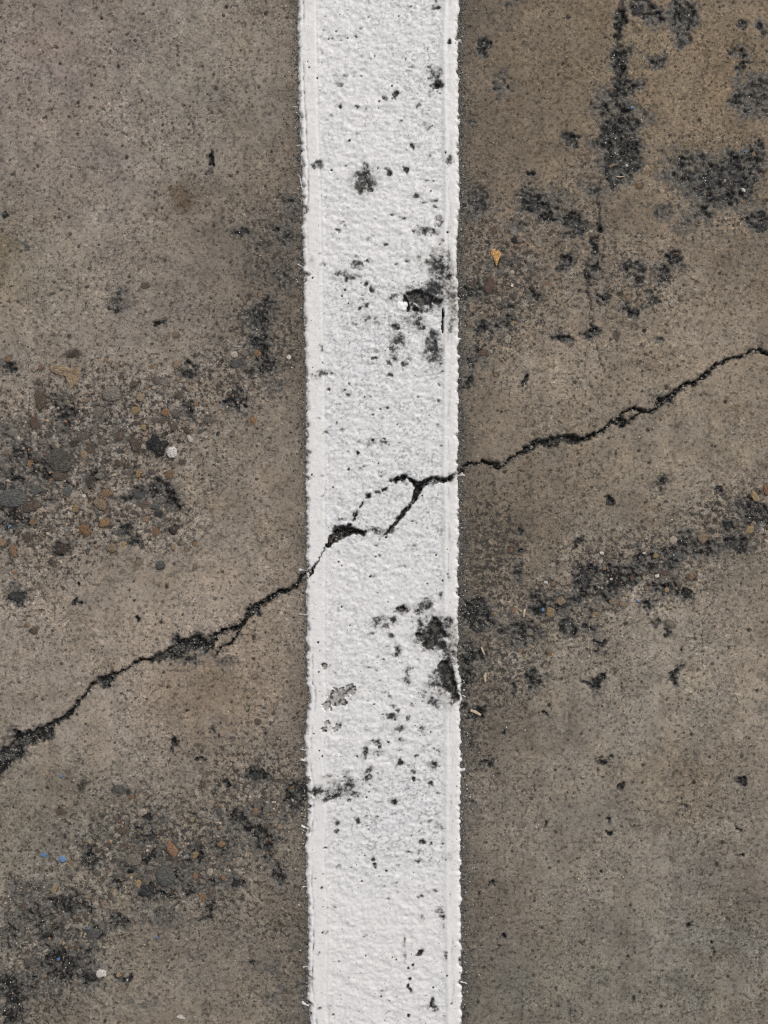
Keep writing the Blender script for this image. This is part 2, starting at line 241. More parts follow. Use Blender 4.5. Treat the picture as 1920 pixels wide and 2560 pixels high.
STONES = srows('''103 998 14 27 -10 b; 88 1058 12 17 -20 r; 205 1090 14 13 20 m; 340 1025 15 10 -20 y; 415 1030 11 11 0 o; 440 1036 12 12 0 m; 358 1067 8 8 45 y; 350 992 8 12 0 t; 366 968 5 5 0 o; 442 912 9 10 0 t
435 1068 10 10 0 b; 340 1112 13 19 -30 b; 210 1136 9 13 -30 t; 72 1155 9 13 0 o; 142 1150 34 28 20 v; 150 1190 20 12 10 b; 128 1202 6 10 20 o; 75 1266 26 14 -15 b; 190 1271 8 11 20 y; 253 1260 18 14 30 t; 266 1234 14 10 0 o
225 1206 18 16 0 n; 210 1240 6 5 0 w; 140 1230 5 5 0 p; 90 1226 14 12 0 s; 350 1236 20 16 20 s; 33 1246 35 24 0 s; 591 911 16 10 0 s; 586 886 10 9 0 p; 722 893 6 6 30 w; 640 882 12 12 0 o; 22 898 7 7 0 o; 102 920 6 6 0 o
265 900 7 5 40 o; 290 918 6 6 0 t; 332 960 9 8 0 b; 446 990 10 9 0 b; 280 985 24 20 0 g; 438 836 8 9 0 t; 612 752 4 8 0 y; 184 885 17 8 -25 n; 362 714 11 7 10 b; 95 958 7 5 0 b; 164 1073 11 9 0 s; 575 975 5 5 0 p
300 1330 10 8 0 s; 30 1080 16 12 30 g; 245 1030 12 16 30 g; 400 1052 10 8 0 b; 470 1075 9 7 -30 b; 520 1050 12 9 0 m; 388 1050 9 7 0 m; 300 1090 10 12 30 b; 185 1108 12 8 -10 n; 108 1105 11 8 0 g; 250 1190 12 8 0 g; 320 1180 12 9 0 m
425 1186 9 10 0 o; 300 1160 10 7 20 b; 228 1128 8 7 0 b; 380 1180 9 8 0 m; 455 1155 9 7 0 b; 390 1265 12 9 0 s; 360 1262 14 8 0 b; 170 1230 12 10 0 s; 120 1085 8 7 0 m
212 1325 17 16 20 o; 262 1308 17 11 -30 o; 364 1298 12 7 0 t; 389 1329 7 13 -20 o; 280 1369 12 12 0 t; 4 1356 16 9 -20 t; 33 1376 8 14 -20 o; 70 1346 9 12 20 b; 80 1306 8 9 0 o; 332 1302 12 5 0 g; 396 1285 12 9 20 d; 435 1325 9 11 0 n
345 1407 8 8 0 t; 432 1368 5 7 0 t; 455 1358 6 5 0 t; 466 1375 5 4 0 o; 488 1360 6 5 0 o; 487 1416 5 7 0 t; 152 1371 21 16 0 n; 128 1405 8 7 0 n; 70 1562 5 7 -30 t; 87 1577 9 9 0 b; 400 1412 10 12 20 s; 535 1633 6 7 0 t; 30 1330 9 6 30 p; 40 1488 22 16 10 d
1235 577 6 12 10 r; 1302 602 8 4 -10 t; 1290 613 6 4 0 o; 1285 600 8 8 0 k; 1569 411 4 4 0 w; 1632 418 5 5 0 y; 1467 392 4 6 0 o; 1343 445 4 3 0 o; 1597 466 8 6 -30 o; 1860 474 6 6 0 w; 1886 385 6 7 0 t; 1905 432 7 8 0 o; 1692 632 9 3 10 o; 1424 525 4 4 0 y
1200 688 4 6 0 y; 1225 716 13 20 10 r; 1280 713 4 5 0 w; 1283 808 8 6 0 y; 1210 882 15 8 -10 r; 1238 938 5 5 0 o; 1519 742 10 9 0 d; 1571 745 9 7 0 t; 1544 842 5 12 10 b; 1530 855 4 4 0 p; 1494 690 11 10 0 g; 1888 1240 8 17 -30 y; 1915 1225 7 12 -20 o; 1834 1271 11 7 0 g; 1472 856 6 4 0 p
1874 1325 10 10 20 y; 1758 1345 14 13 10 t; 1684 1350 11 10 -30 p; 1640 1390 7 6 0 y; 1505 1383 6 4 20 w; 1611 1382 5 4 0 w; 1553 1386 4 8 0 k; 1643 1439 6 6 0 w; 1662 1433 12 7 10 r; 1728 1443 6 9 10 o; 1582 1447 7 7 0 r; 1619 1466 7 7 0 t; 1535 1505 11 9 0 t; 1557 1511 9 7 0 t
1396 1500 16 13 0 t; 1376 1534 12 15 -10 y; 1284 1528 5 8 10 o; 1383 1459 6 6 0 o; 1365 1456 6 4 10 w; 1500 1592 15 13 0 g; 1186 1735 3 5 0 o; 1278 1375 5 6 0 o; 1505 1470 4 4 0 p; 1675 1560 11 8 30 g; 1818 1314 16 15 0 k; 1530 1448 4 3 0 w; 1518 1455 4 3 0 w; 1490 1535 8 5 0 y; 1600 1430 8 7 0 m; 1700 1390 18 12 -20 s
300 1974 14 10 0 s; 320 1980 5 9 0 d; 330 1992 6 5 0 o; 367 2046 11 13 20 d; 355 2073 8 9 0 d; 344 2092 6 7 0 d; 377 2095 14 11 20 d; 380 2136 16 13 0 k; 480 2050 7 7 0 t; 430 2124 12 22 -25 o; 553 2110 10 8 -20 o; 639 2027 6 9 20 o; 552 2068 5 6 0 t; 551 2032 10 7 40 s
415 2190 22 26 -30 s; 365 2226 19 14 30 d; 345 2210 8 12 -10 y; 334 2148 22 17 0 g; 488 2190 6 12 0 o; 557 2193 5 7 0 o; 326 2190 34 6 -20 t; 592 2208 18 12 20 k; 486 2140 8 11 20 y; 297 2437 6 6 0 y; 310 2468 6 6 0 t; 210 2410 19 12 10 m; 310 2076 15 10 0 b
258 2260 7 9 0 t; 685 2005 6 3 0 w; 80 2405 14 9 0 m; 235 2335 17 13 0 s; 730 1968 6 6 0 o; 526 2232 6 8 0 r; 150 2030 10 6 0 b; 205 1965 7 12 20 n; 700 2068 7 6 0 t; 640 1942 16 10 0 d; 505 1962 6 6 0 b; 60 2110 8 5 0 g''')

EDGE_V = [-900000, -60, 0, 100, 200, 300, 400, 500, 560, 700, 800, 1000, 1200, 1400, 1500, 1600, 1700, 1740, 1800, 1900, 1960, 2040, 2100, 2200, 2350, 2450, 2500, 2560, 2620, 900000]
EDGE_L = [744, 744, 744, 745, 747, 749, 753, 756, 757, 760, 761, 766, 766, 768, 766, 768, 766, 773, 766, 762, 768, 771, 764, 767, 773, 770, 770, 776, 776, 776]
EDGE_V2 = [-900000, 0, 100, 250, 400, 520, 560, 650, 700, 850, 1000, 1200, 1300, 1500, 1660, 1720, 1800, 1900, 2040, 2200, 2400, 2560, 900000]
EDGE_R = [1147, 1147, 1143, 1145, 1147, 1148, 1146, 1141, 1143, 1146, 1145, 1143, 1147, 1145, 1143, 1150, 1149, 1151, 1150, 1150, 1153, 1154, 1154]


def edge_left(V):
    return np.interp(V, EDGE_V, EDGE_L)


def edge_right(V):
    return np.interp(V, EDGE_V2, EDGE_R)


# ---------------------------------------------------------------- fields over the plan
class Field:
    """a tensor grid of plan points with the relief and the wear of the slab on it"""

    def __init__(self, us, vs):
        self.us, self.vs = us, vs
        self.U, self.V = np.meshgrid(us, vs)
        U, V = self.U, self.V
        self.w1 = (vn(U / 26, V / 26, 1) - .5), (vn(U / 26 + 40, V / 26 + 9, 2) - .5)
        self.w3 = (vn(U / 4.6, V / 4.6, 5) - .5), (vn(U / 4.6 + 31, V / 4.6 + 7, 6) - .5)
        self.wid = fbm(U / 15, V / 15, 6, 2, .6)
        self.w2 = (vn(U / 9, V / 9, 3) - .5), (vn(U / 9 + 80, V / 9 + 3, 4) - .5)

    def win(self, u0, u1, v0, v1):
        a, b = np.searchsorted(self.us, [u0, u1])
        c, d = np.searchsorted(self.vs, [v0, v1])
        return slice(c, d), slice(a, b)

    def warped(self, s, k):
        """coordinates pushed about by noise; k scales the push"""
        return (self.U[s] + k * (16 * self.w1[0][s] + 9 * self.w2[0][s]), self.V[s] + k * (16 * self.w1[1][s] + 9 * self.w2[1][s]))

    def blobs(self, items, k=1.0, lo=.45, hi=1.25, warp_min=True):
        f = np.zeros(self.U.shape, np.float32)
        for it in items:
            cu, cv, ru, rv = it[:4]
            if ru <= 0:
                continue
            a = it[4] if len(it) > 4 else 1.0
            p = 1.7 * max(ru, rv) + 24
            s = self.win(cu - p, cu + p, cv - p, cv + p)
            if f[s].size == 0:
                continue
            kk = k * (min(1.0, min(ru, rv) / 10.0) if warp_min else 1.0)
            u, v = self.warped(s, kk)
            u, v = u + 6 * kk * self.w3[0][s], v + 6 * kk * self.w3[1][s]
            d = np.sqrt(((u - cu) / ru) ** 2 + ((v - cv) / rv) ** 2)
            f[s] = np.maximum(f[s], a * (1 - ss(lo, hi, d)))
        return f

    def lines(self, polys, k=.45, wmin=2.2, uneven=.9):
        """signed distance to the walls of a set of cracks (negative inside)"""
        f = np.full(self.U.shape, 60, np.float32)
        for P in polys:
            for (a, b, w0), (c, d, w1) in zip(P[:-1], P[1:]):
                w0, w1 = max(w0, wmin), max(w1, wmin)
                p = 40
                s = self.win(min(a, c) - p, max(a, c) + p, min(b, d) - p, max(b, d) + p)
                if f[s].size == 0:
                    continue
                u, v = self.warped(s, k)
                u, v = u + 7 * k * self.w3[0][s], v + 7 * k * self.w3[1][s]
                du, dv = c - a, d - b
                t = np.clip(((u - a) * du + (v - b) * dv) / (du * du + dv * dv), 0, 1)
                q = np.hypot(u - a - t * du, v - b - t * dv) - (w0 + (w1 - w0) * t) / 2 * (1 - uneven / 2 + uneven * self.wid[s])
                f[s] = np.minimum(f[s], q)
        return f


def graded(lo, hi, step, far):
    core = list(np.arange(lo, hi + step, step))
    out = []
    d, p = step, core[-1]
    while p < far:
        if d < 10:
            d *= 1.07
        elif p - core[-1] > 620:
            d *= 1.2 if d < 400 else 1.6
        p += d
        out.append(p)
    span = core[-1] + core[0]
    left = [span - x for x in out][::-1]
    return np.array(left + core + out)


CRACKS_ALL = [CRACK_LEFT, CRACK_SIDE, CRACK_RIGHT, CRACK_LOOP]
CRACKS_LINE = [CRACK_LINE_A, CRACK_LINE_B, CRACK_LINE_C, CRACK_LINE_D] + [rows(t) for t in
    ('880 1299 2; 888 1284 3.5; 891 1277 1.5', '914 1244 4; 925 1238 5', '896 1269 1.6; 903 1259 2', '938 1230 2; 949 1226 2', '868 1316 2; 872 1309 3', '959 1223 2.5; 969 1216 3', '898 1334 5; 912 1330 3', '930 1324 4; 938 1321 3')]

# random hollows beyond the stretch in view so that the slab goes on as it is
BEYOND = []
for _ in range(420):
    u, v = R.uniform(-2600, 4500), R.uniform(-2600, 5200)
    if -60 < u < 1980 and -60 < v < 2620:
        continue
    if 700 < u < 1200:
        continue
    r = R.uniform(8, 60)
    BEYOND.append([u, v, r, r * R.uniform(.6, 1.5), R.uniform(.5, 1)])
AGG_BEYOND = [[R.uniform(-2600, 4500), R.uniform(-2600, 5200), R.uniform(120, 330), R.uniform(100, 260), R.uniform(.4, 1)] for _ in range(26)]
AGG_BEYOND = [a for a in AGG_BEYOND if not (-250 < a[0] < 2170 and -250 < a[1] < 2810)]

# small blow holes in the slab
PITS = []
for _ in range(5200):
    u, v = R.uniform(-400, 2320), R.uniform(-400, 2960)
    if R.rand() > .35 + .9 * float(vn(np.array(u / 170.), np.array(v / 170.), 5)):
        continue
    r = 1.7 + 4.6 * R.rand() ** 4
    PITS.append([u, v, r * R.uniform(.8, 1.3), r * R.uniform(.8, 1.3), R.uniform(.5, 1)])
PITS += rows('150 160 5 5 .8; 228 212 5 7 .8; 315 393 6 8 1; 94 415 6 6 .9; 442 138 4 4 1; 527 247 4 3 .9; 470 310 4 4 1; 482 310 4 3 1; 460 262 5 4 .8; 172 543 5 5 .9; 146 522 5 5 .8; 390 525 5 5 .8; 246 612 5 5 .8; 60 425 4 5 .8; 630 266 3 3 .9; 305 365 4 4 .7')


def slab_relief(F):
    U, V = F.U, F.V
    F.agg = np.clip(F.blobs(AGG + AGG_BEYOND, 3.0, .2, 1.35), 0, 1)
    F.n5 = vn(U / 4.6, V / 4.6, 5)
    F.n8 = vn(U / 8, V / 8, 6)
    F.n16 = vn(U / 17, V / 17, 7)
    z = 5 * (fbm(U / 420, V / 420, 2, 2) - .5) + 1.0 * (F.n8 - .5) + .8 * (F.n5 - .5) + 1.2 * (F.n16 - .5)
    z += F.agg * (2.2 * (F.n8 - .5) + 2.6 * (F.n16 - .5))
    return z


# ---------------------------------------------------------------- mesh helpers
def grid_mesh(name, F, Z, keep=None):
    ny, nx = Z.shape
    co = np.empty((ny, nx, 3), np.float32)
    co[..., 0] = (F.U - 960) * S
    co[..., 1] = (1280 - F.V) * S
    co[..., 2] = Z * S
    idx = np.arange(ny * nx, dtype=np.int32).reshape(ny, nx)
    q = np.stack([idx[1:, :-1], idx[1:, 1:], idx[:-1, 1:], idx[:-1, :-1]], -1)
    q = q.reshape(-1, 4) if keep is None else q[keep]
    used = None
    co = co.reshape(-1, 3)
    if keep is not None:
        used = np.unique(q)
        re = np.full(len(co), -1, np.int32)
        re[used] = np.arange(len(used), dtype=np.int32)
        co, q = co[used], re[q]
    me = bpy.data.meshes.new(name)
    me.vertices.add(len(co))
    me.vertices.foreach_set('co', co.ravel())
    me.loops.add(q.size)
    me.loops.foreach_set('vertex_index', q.ravel().astype(np.int32))
    me.polygons.add(len(q))
    me.polygons.foreach_set('loop_start', np.arange(0, q.size, 4, dtype=np.int32))
    me.polygons.foreach_set('loop_total', np.full(len(q), 4, np.int32))
    me.update(calc_edges=True)
    me.polygons.foreach_set('use_smooth', np.ones(len(q), bool))
    return me, used


def attr(me, name, rgb, used=None):
    a = me.attributes.new(name, 'FLOAT_COLOR', 'POINT')
    d = np.ones((rgb.shape[0] * rgb.shape[1], 4), np.float32)
    d[:, :3] = rgb.reshape(-1, 3)
    if used is not None:
        d = d[used]
    a.data.foreach_set('color', d.ravel())


def add(name, me, mat, parent=None, label=None, cat=None, group=None, kind=None):
    o = bpy.data.objects.new(name, me)
    COL.objects.link(o)
    if me is not None and mat is not None and not me.materials:
        me.materials.append(mat)
    if parent is not None:
        o.parent = parent
    for k, x in (('label', label), ('category', cat), ('group', group), ('kind', kind)):
        if x:
            o[k] = x
    return o


# ---------------------------------------------------------------- materials
class Nodes:
    def __init__(self, name):
        self.m = bpy.data.materials.new(name)
        self.m.use_nodes = True
        self.t = self.m.node_tree
        self.b = self.t.nodes['Principled BSDF']
        tc = self.t.nodes.new('ShaderNodeTexCoord')
        self.co = tc.outputs['Object']

    def n(self, typ, **kw):
        x = self.t.nodes.new(typ)
        for k, v in kw.items():
            setattr(x, k, v)
        return x

    def l(self, a, b):
        self.t.links.new(a, b)

    def noise(self, scale, detail=2, rough=.5, stretch=None, offset=0.0):
        x = self.n('ShaderNodeTexNoise')
        x.inputs['Scale'].default_value = scale
        x.inputs['Detail'].default_value = detail
        x.inputs['Roughness'].default_value = rough
        mp = self.n('ShaderNodeMapping')
        mp.inputs['Location'].default_value = (offset, offset * .7, 0)
        mp.inputs['Scale'].default_value = (stretch[0], stretch[1], 0.35) if stretch else (1, 1, 0.35)
        self.l(self.co, mp.inputs['Vector'])
        self.l(mp.outputs[0], x.inputs['Vector'])
        return x.outputs['Fac']

    def ramp(self, fac, *stops):
        x = self.n('ShaderNodeValToRGB')
        e = x.color_ramp.elements
        while len(e) < len(stops):
            e.new(.5)
        for i, (p, c) in enumerate(stops):
            e[i].position = p
            e[i].color = (c, c, c, 1) if not isinstance(c, tuple) else (*c, 1)
        self.l(fac, x.inputs[0])
        return x.outputs[0]

    def mix(self, a, b, fac=1.0, mode='MULTIPLY'):
        x = self.n('ShaderNodeMix', data_type='RGBA', blend_type=mode)
        for s, v in ((x.inputs[0], fac), (x.inputs[6], a), (x.inputs[7], b)):
            if hasattr(v, 'is_output'):
                self.l(v, s)
            else:
                s.default_value = v if not isinstance(v, tuple) else (*v, 1)
        return x.outputs[2]

    def math(self, op, a, b=0.0):
        x = self.n('ShaderNodeMath', operation=op)
        for s, v in zip(x.inputs, (a, b)):
            if hasattr(v, 'is_output'):
                self.l(v, s)
            else:
                s.default_value = v
        return x.outputs[0]

    def attr(self, name):
        x = self.n('ShaderNodeAttribute', attribute_name=name)
        return x.outputs['Color']

    def sep(self, c):
        x = self.n('ShaderNodeSeparateColor')
        self.l(c, x.inputs[0])
        return x.outputs

    def bump(self, h, strength, dist):
        x = self.n('ShaderNodeBump')
        x.inputs['Strength'].default_value = strength
        x.inputs['Distance'].default_value = dist
        self.l(h, x.inputs['Height'])
        self.l(x.outputs[0], self.b.inputs['Normal'])


def mat_ground():
    N = Nodes('worn_concrete')
    col = N.attr('tint')
    m = N.sep(N.attr('wear'))         # R dirt, G worn to the aggregate, B band beside the line
    fine = N.noise(760, 4, .68)
    rough = N.noise(300, 6, .70, offset=1.7)
    patchy = N.ramp(N.noise(22, 4, .62, offset=6.0), (.36, .22), (.62, .80))
    grainy = N.math('ADD', patchy, N.math('MULTIPLY', m[1], .30))
    sand = N.ramp(fine, (.32, .34), (.45, .84), (.57, 1.12), (.72, 1.7))
    c = N.mix(col, sand, grainy)
    pep = N.ramp(N.noise(400, 4, .62, offset=3.1), (.56, 1.0), (.62, .34))
    c = N.mix(c, pep, N.math('ADD', grainy, .30))
    v = N.n('ShaderNodeTexVoronoi')
    v.inputs['Scale'].default_value = 640
    N.l(N.co, v.inputs['Vector'])
    vr = N.sep(v.outputs['Color'])
    grain = N.ramp(vr[0], (.0, .70), (.25, .95), (.8, 1.04), (.93, 1.1), (.97, 1.6))
    c = N.mix(c, grain, N.math('MULTIPLY', grainy, .8))
    c = N.mix(c, N.mix((1.06, 1.0, .93), (.95, 1.0, 1.06), vr[1], 'MIX'), .5)
    # close pitting of the worn zones: dark holes, some with a paler grain beside them
    pn = N.noise(300, 6, .72, offset=11.0)
    y = N.math('ADD', pn, N.math('MULTIPLY', m[1], .135))
    c = N.mix(c, (.036, .031, .026), N.math('MULTIPLY', N.ramp(y, (.61, 0.0), (.65, .92)), N.ramp(m[1], (.04, 0.0), (.3, 1.0))), 'MIX')
    c = N.mix(c, (.32, .295, .265), N.math('MULTIPLY', N.ramp(N.noise(520, 4, .7, offset=15.0), (.60, 0.0), (.66, .7)), m[1]), 'MIX')
    # scattered single holes everywhere
    v3 = N.n('ShaderNodeTexVoronoi')
    v3.inputs['Scale'].default_value = 190
    N.l(N.co, v3.inputs['Vector'])
    s3 = N.sep(v3.outputs['Color'])
    hole_r = N.math('SUBTRACT', N.math('MULTIPLY', s3[1], .24), v3.outputs['Distance'])
    hole_m = N.math('MULTIPLY', N.ramp(N.math('ADD', hole_r, N.math('MULTIPLY', N.math('SUBTRACT', fine, .5), .12)), (.0, 0.0), (.03, .85)), N.math('GREATER_THAN', s3[0], .45))
    c = N.mix(c, (.040, .033, .026), hole_m, 'MIX')
    # dirt: eats in along its own ragged grain
    lumps = N.noise(125, 4, .6, offset=21.0)
    x = N.math('ADD', m[0], N.math('MULTIPLY', N.math('SUBTRACT', lumps, .5), 1.5))
    x = N.math('ADD', x, N.math('MULTIPLY', N.math('SUBTRACT', rough, .5), 1.5))
    x = N.math('MULTIPLY', x, N.ramp(m[0], (.05, 0.0), (.22, 1.0)))
    lump = N.noise(520, 4, .7, offset=8.3)
    filmc = N.mix((.064, .057, .048), (.180, .171, .157), N.ramp(lump, (.46, 0.0), (.62, 1.0)), 'MIX')
    c = N.mix(c, filmc, N.ramp(x, (.22, 0.0), (.56, .88)), 'MIX')
    veil = N.noise(210, 4, .62, offset=27.0)
    blackc = N.mix((.009, .009, .009), (.062, .059, .054), N.ramp(lump, (.50, 0.0), (.62, 1.0)), 'MIX')
    blackc = N.mix(blackc, (.125, .117, .104), N.ramp(veil, (.53, 0.0), (.62, .6)), 'MIX')
    c = N.mix(c, blackc, N.ramp(x, (.64, 0.0), (.80, .97)), 'MIX')
    # sparse pale grit caught in the dirt and in the band beside the line
    v2 = N.n('ShaderNodeTexVoronoi')
    v2.inputs['Scale'].default_value = 1250
    N.l(N.co, v2.inputs['Vector'])
    g2 = N.sep(v2.outputs['Color'])
    near = N.ramp(v2.outputs['Distance'], (.22, 1.0), (.34, 0.0))
    lit = N.math('GREATER_THAN', g2[0], .90)
    lit = N.math('MULTIPLY', lit, near)
    lit = N.math('MULTIPLY', lit, m[2])
    c = N.mix(c, (.42, .41, .38), lit, 'MIX')
    N.l(c, N.b.inputs['Base Color'])
    dk = N.ramp(x, (.4, 0.0), (.7, 1.0))
    N.l(N.math('SUBTRACT', .88, N.math('MULTIPLY', dk, .42)), N.b.inputs['Roughness'])
    N.l(N.math('SUBTRACT', .30, N.math('MULTIPLY', dk, .14)), N.b.inputs['Specular IOR Level'])
    h = N.math('ADD', fine, N.math('MULTIPLY', N.noise(430, 2, offset=7.7), .8))
    h = N.math('SUBTRACT', h, N.math('MULTIPLY', dk, .5))
    N.bump(h, .6, .0007)
    return N.m


def mat_paint():
    N = Nodes('line_paint')
    m = N.sep(N.attr('wear'))         # R dirt, G stipple, B warm film
    sp = N.noise(480, 4, .62, (1.0, 1.12, 1))
    speck = N.ramp(sp, (.40, 0.0), (.49, .0), (.56, .7), (.62, 1.0))
    big = N.ramp(N.noise(95, 2, offset=2.2), (.3, .35), (.65, 1.0))
    speck = N.math('MULTIPLY', N.math('MULTIPLY', speck, m[1]), big)
    base = N.mix((.675, .66, .648), (.50, .475, .44), m[2], 'MIX')
    base = N.mix(base, (.94, .955, .975), N.math('MULTIPLY', m[1], .9))  # greyer stippled centre, with a cool sky reflection mixed into its colour
    base = N.mix(base, N.ramp(N.noise(160, 3, offset=5.0), (.3, .93), (.7, 1.03)), 1.0)
    c = N.mix(base, (.20, .20, .195), N.math('MULTIPLY', speck, .76), 'MIX')
    dn = N.noise(330, 6, .70, offset=9.0)
    d = N.math('ADD', m[0], N.math('MULTIPLY', N.math('MULTIPLY', N.math('SUBTRACT', dn, .5), 2.4), N.ramp(m[0], (.03, 0.0), (.3, 1.0))))
    c = N.mix(c, N.ramp(d, (.0, (1, 1, 1)), (.30, (.70, .695, .685)), (.50, (.33, .325, .32)), (.66, (.085, .085, .085)), (.85, (.022, .022, .023))), 1.0)
    dots = N.ramp(N.noise(900, 1, .5, offset=13.0), (.735, 0.0), (.76, 1.0))
    c = N.mix(c, (.05, .05, .05), N.math('MULTIPLY', dots, .9), 'MIX')
    N.l(c, N.b.inputs['Base Color'])
    N.b.inputs['Roughness'].default_value = .52
    N.b.inputs['Specular IOR Level'].default_value = .4
    N.bump(N.math('ADD', sp, N.noise(240, 2, .5, (.85, 1.1, 1), 4.0)), .2, .0006)
    return N.m


def mat_stone():
    N = Nodes('aggregate_stone')
    oi = N.n('ShaderNodeObjectInfo')
    c = N.mix(oi.outputs['Color'], N.ramp(N.noise(3.2, 4, .65), (.3, .55), (.5, .95), (.72, 1.45)), 1.0)
    c = N.mix(c, N.ramp(N.noise(9, 2, .5, offset=4.), (.6, 1.0), (.72, .45)), .8)
    geo = N.n('ShaderNodeNewGeometry')
    ns = N.n('ShaderNodeTexNoise')
    ns.inputs['Scale'].default_value = 520
    ns.inputs['Detail'].default_value = 4
    N.l(geo.outputs['Position'], ns.inputs['Vector'])
    c = N.mix(c, (.17, .152, .132), N.ramp(ns.outputs['Fac'], (.52, .0), (.68, .5)), 'MIX')   # mortar and dust left on it
    N.l(c, N.b.inputs['Base Color'])
    N.b.inputs['Roughness'].default_value = .62
    N.bump(N.noise(5, 4, .6), .5, .15)
    return N.m


def mat_grit(name, rough=.6):
    N = Nodes(name)
    c = N.attr('tint')
    c = N.mix(c, N.ramp(N.noise(900, 2), (.3, .65), (.7, 1.35)), 1.0)
    N.l(c, N.b.inputs['Base Color'])
    N.b.inputs['Roughness'].default_value = rough
    return N.m


def mat_plain(name, col, rough=.6, vary=1.0, scale=500):
    N = Nodes(name)
    c = N.mix(col, N.ramp(N.noise(scale, 3), (.3, 1 - .3 * vary), (.7, 1 + .25 * vary)), 1.0)
    N.l(c, N.b.inputs['Base Color'])
    N.b.inputs['Roughness'].default_value = rough
    N.bump(N.noise(scale * 1.3, 3), .3, .0004)
    return N.m


M_GROUND, M_PAINT, M_STONE = mat_ground(), mat_paint(), mat_stone()
M_GRIT, M_BEAD = mat_grit('loose_grit'), mat_grit('glass_grit', .25)

# ---------------------------------------------------------------- the slab
F = Field(graded(-50, 1970, 2.6, 800000), graded(-50, 2610, 2.6, 800000))
U, V = F.U, F.V
Z0 = slab_relief(F)
worn = np.maximum(.85 * F.agg, np.clip(F.blobs(WORN + AGG_BEYOND, 3.5, .1, 1.5), 0, 1))
grime = F.blobs([[g[0], g[1], 1.12 * g[2], 1.12 * g[3], g[4]] for g in GRIME] + BEYOND, 1.5, .2, 1.6)
mott = fbm(U / 24, V / 24, 3, 3, .6)
mott2 = fbm(U / 9, V / 9, 5, 2, .6)
stray = ss(.66, .80, fbm(U / 60, V / 60, 6, 3)) * ss(.5, .62, mott) * (.25 + .75 * F.agg)
grime = np.maximum(grime, .75 * stray)
mf = fbm(U / 6.5, V / 6.5, 2, 2, .7)
gr = grime * (.45 + 1.1 * mott)                       # broken up
core = ss(.48, .82, gr + .8 * (mott2 - .5))
halo = ss(.10, .5, grime + .5 * (mott - .5))
pits = F.blobs(PITS, .3, .5, 1.2)
crk = F.lines(CRACKS_ALL, .75, 3.2)
fnt = np.maximum(1 - ss(-1.8, 1.6, F.lines([CRACK_TOP], .8, 3.0, 1.6)), .5 * (1 - ss(-1.8, 1.6, F.lines(HAIR, 1.0, 2.4, 1.9))))
crl = F.lines(CRACKS_LINE, .5, 3.0)
cm = 1 - ss(-2.2, 1.2, np.minimum(crk, crl))
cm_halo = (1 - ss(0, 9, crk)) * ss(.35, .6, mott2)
hole = F.blobs(PAINT_HOLE, .6, .5, 1.3)
under = F.blobs([p for p in PAINT_PIT if p[4] > .8], .6, .5, 1.2)
dl = edge_left(V) - U
dr = U - edge_right(V)
wob = 1 + 1.3 * (vn(V / 30, U * 0 + 3, 2) - .5)
band = np.where(U < 950, np.exp(-np.clip(dl, 0, None) / (10 * wob)), np.exp(-np.clip(dr, 0, None) / (19 * wob)))
inside = ((dl < 0) & (dr < 0)).astype(np.float32)
band = band * (1 - ss(2, 8, np.minimum(-dl, -dr)))
band_n = np.clip(band * (.55 + .9 * mott2), 0, 1)

gfield = np.maximum(np.clip(grime * (.84 + .50 * mott), 0, 1.1), F.agg * (.06 + .33 * ss(.38, .75, fbm(U / 70, V / 70, 6, 3))))
gfield = np.maximum(gfield, np.where(U < 950, .45, .58) * band_n) * (1 - inside) + inside * .9 * np.clip(np.maximum(hole, .7 * under), 0, 1)
Z = Z0 - 6.5 * core - 2.0 * halo * (mott - .3) - 2.2 * pits - 13 * cm - 5 * fnt - 3 * cm_halo - 7 * hole + 5 * cm * (mott2 - .4)

base = np.empty(U.shape + (3,), np.float32)
GAIN = 1.21
base[:] = lin(122, 112, 98)
for (cu, cv, su, sv, rgb, am) in TINTS:
    s = F.win(cu - 3 * su, cu + 3 * su, cv - 3 * sv, cv + 3 * sv)
    u, v = F.warped(s, 3.0)
    g = (am * np.exp(-.5 * (((u - cu) / su) ** 2 + ((v - cv) / sv) ** 2)))[..., None]
    base[s] = base[s] * (1 - g) + GAIN * np.array(lin(*dull(rgb, .82)), np.float32) * g
far = ss(0, 900, np.maximum(np.maximum(-U, U - 1920), np.maximum(-V, V - 2560)))[..., None]
wide = fbm(U / 700, V / 700, 4, 3)[..., None]
base = base * (1 - far) + far * (np.array(lin(126, 114, 102), np.float32) * (1 - wide) + np.array(lin(116, 104, 90), np.float32) * wide)
base *= np.array([1.0, .99, 1.01], np.float32) * (U < 950)[..., None] + np.array([1.0, .993, 1.02], np.float32) * (U >= 950)[..., None]
base *= (1 + .22 * (fbm(U / 26, V / 420, 3, 3, .6) - .5))[..., None]
m1 = fbm(U / 130, V / 130, 1, 3)
m2 = fbm(U / 34, V / 34, 4, 3)
base *= (1 + .42 * (m1 - .5) + .50 * (m2 - .5) + .45 * (mott2 - .5) * (.6 + .8 * F.agg))[..., None]
warm = (vn(U / 60, V / 60, 7) - .5)[..., None]
base *= 1 + warm * np.array([.05, .01, -.05], np.float32)
# worn zones: pale mortar between darker stones
base *= (1 + F.agg * (.30 * ss(.45, .65, F.n16) - .55 * ss(.52, .72, mf)))[..., None]
base *= (1 - .42 * ss(.58, .74, mf) * (1 - F.agg))[..., None]


def over(c, m):
    global base
    m = m[..., None]
    base = base * (1 - m) + np.array(c, np.float32) * m


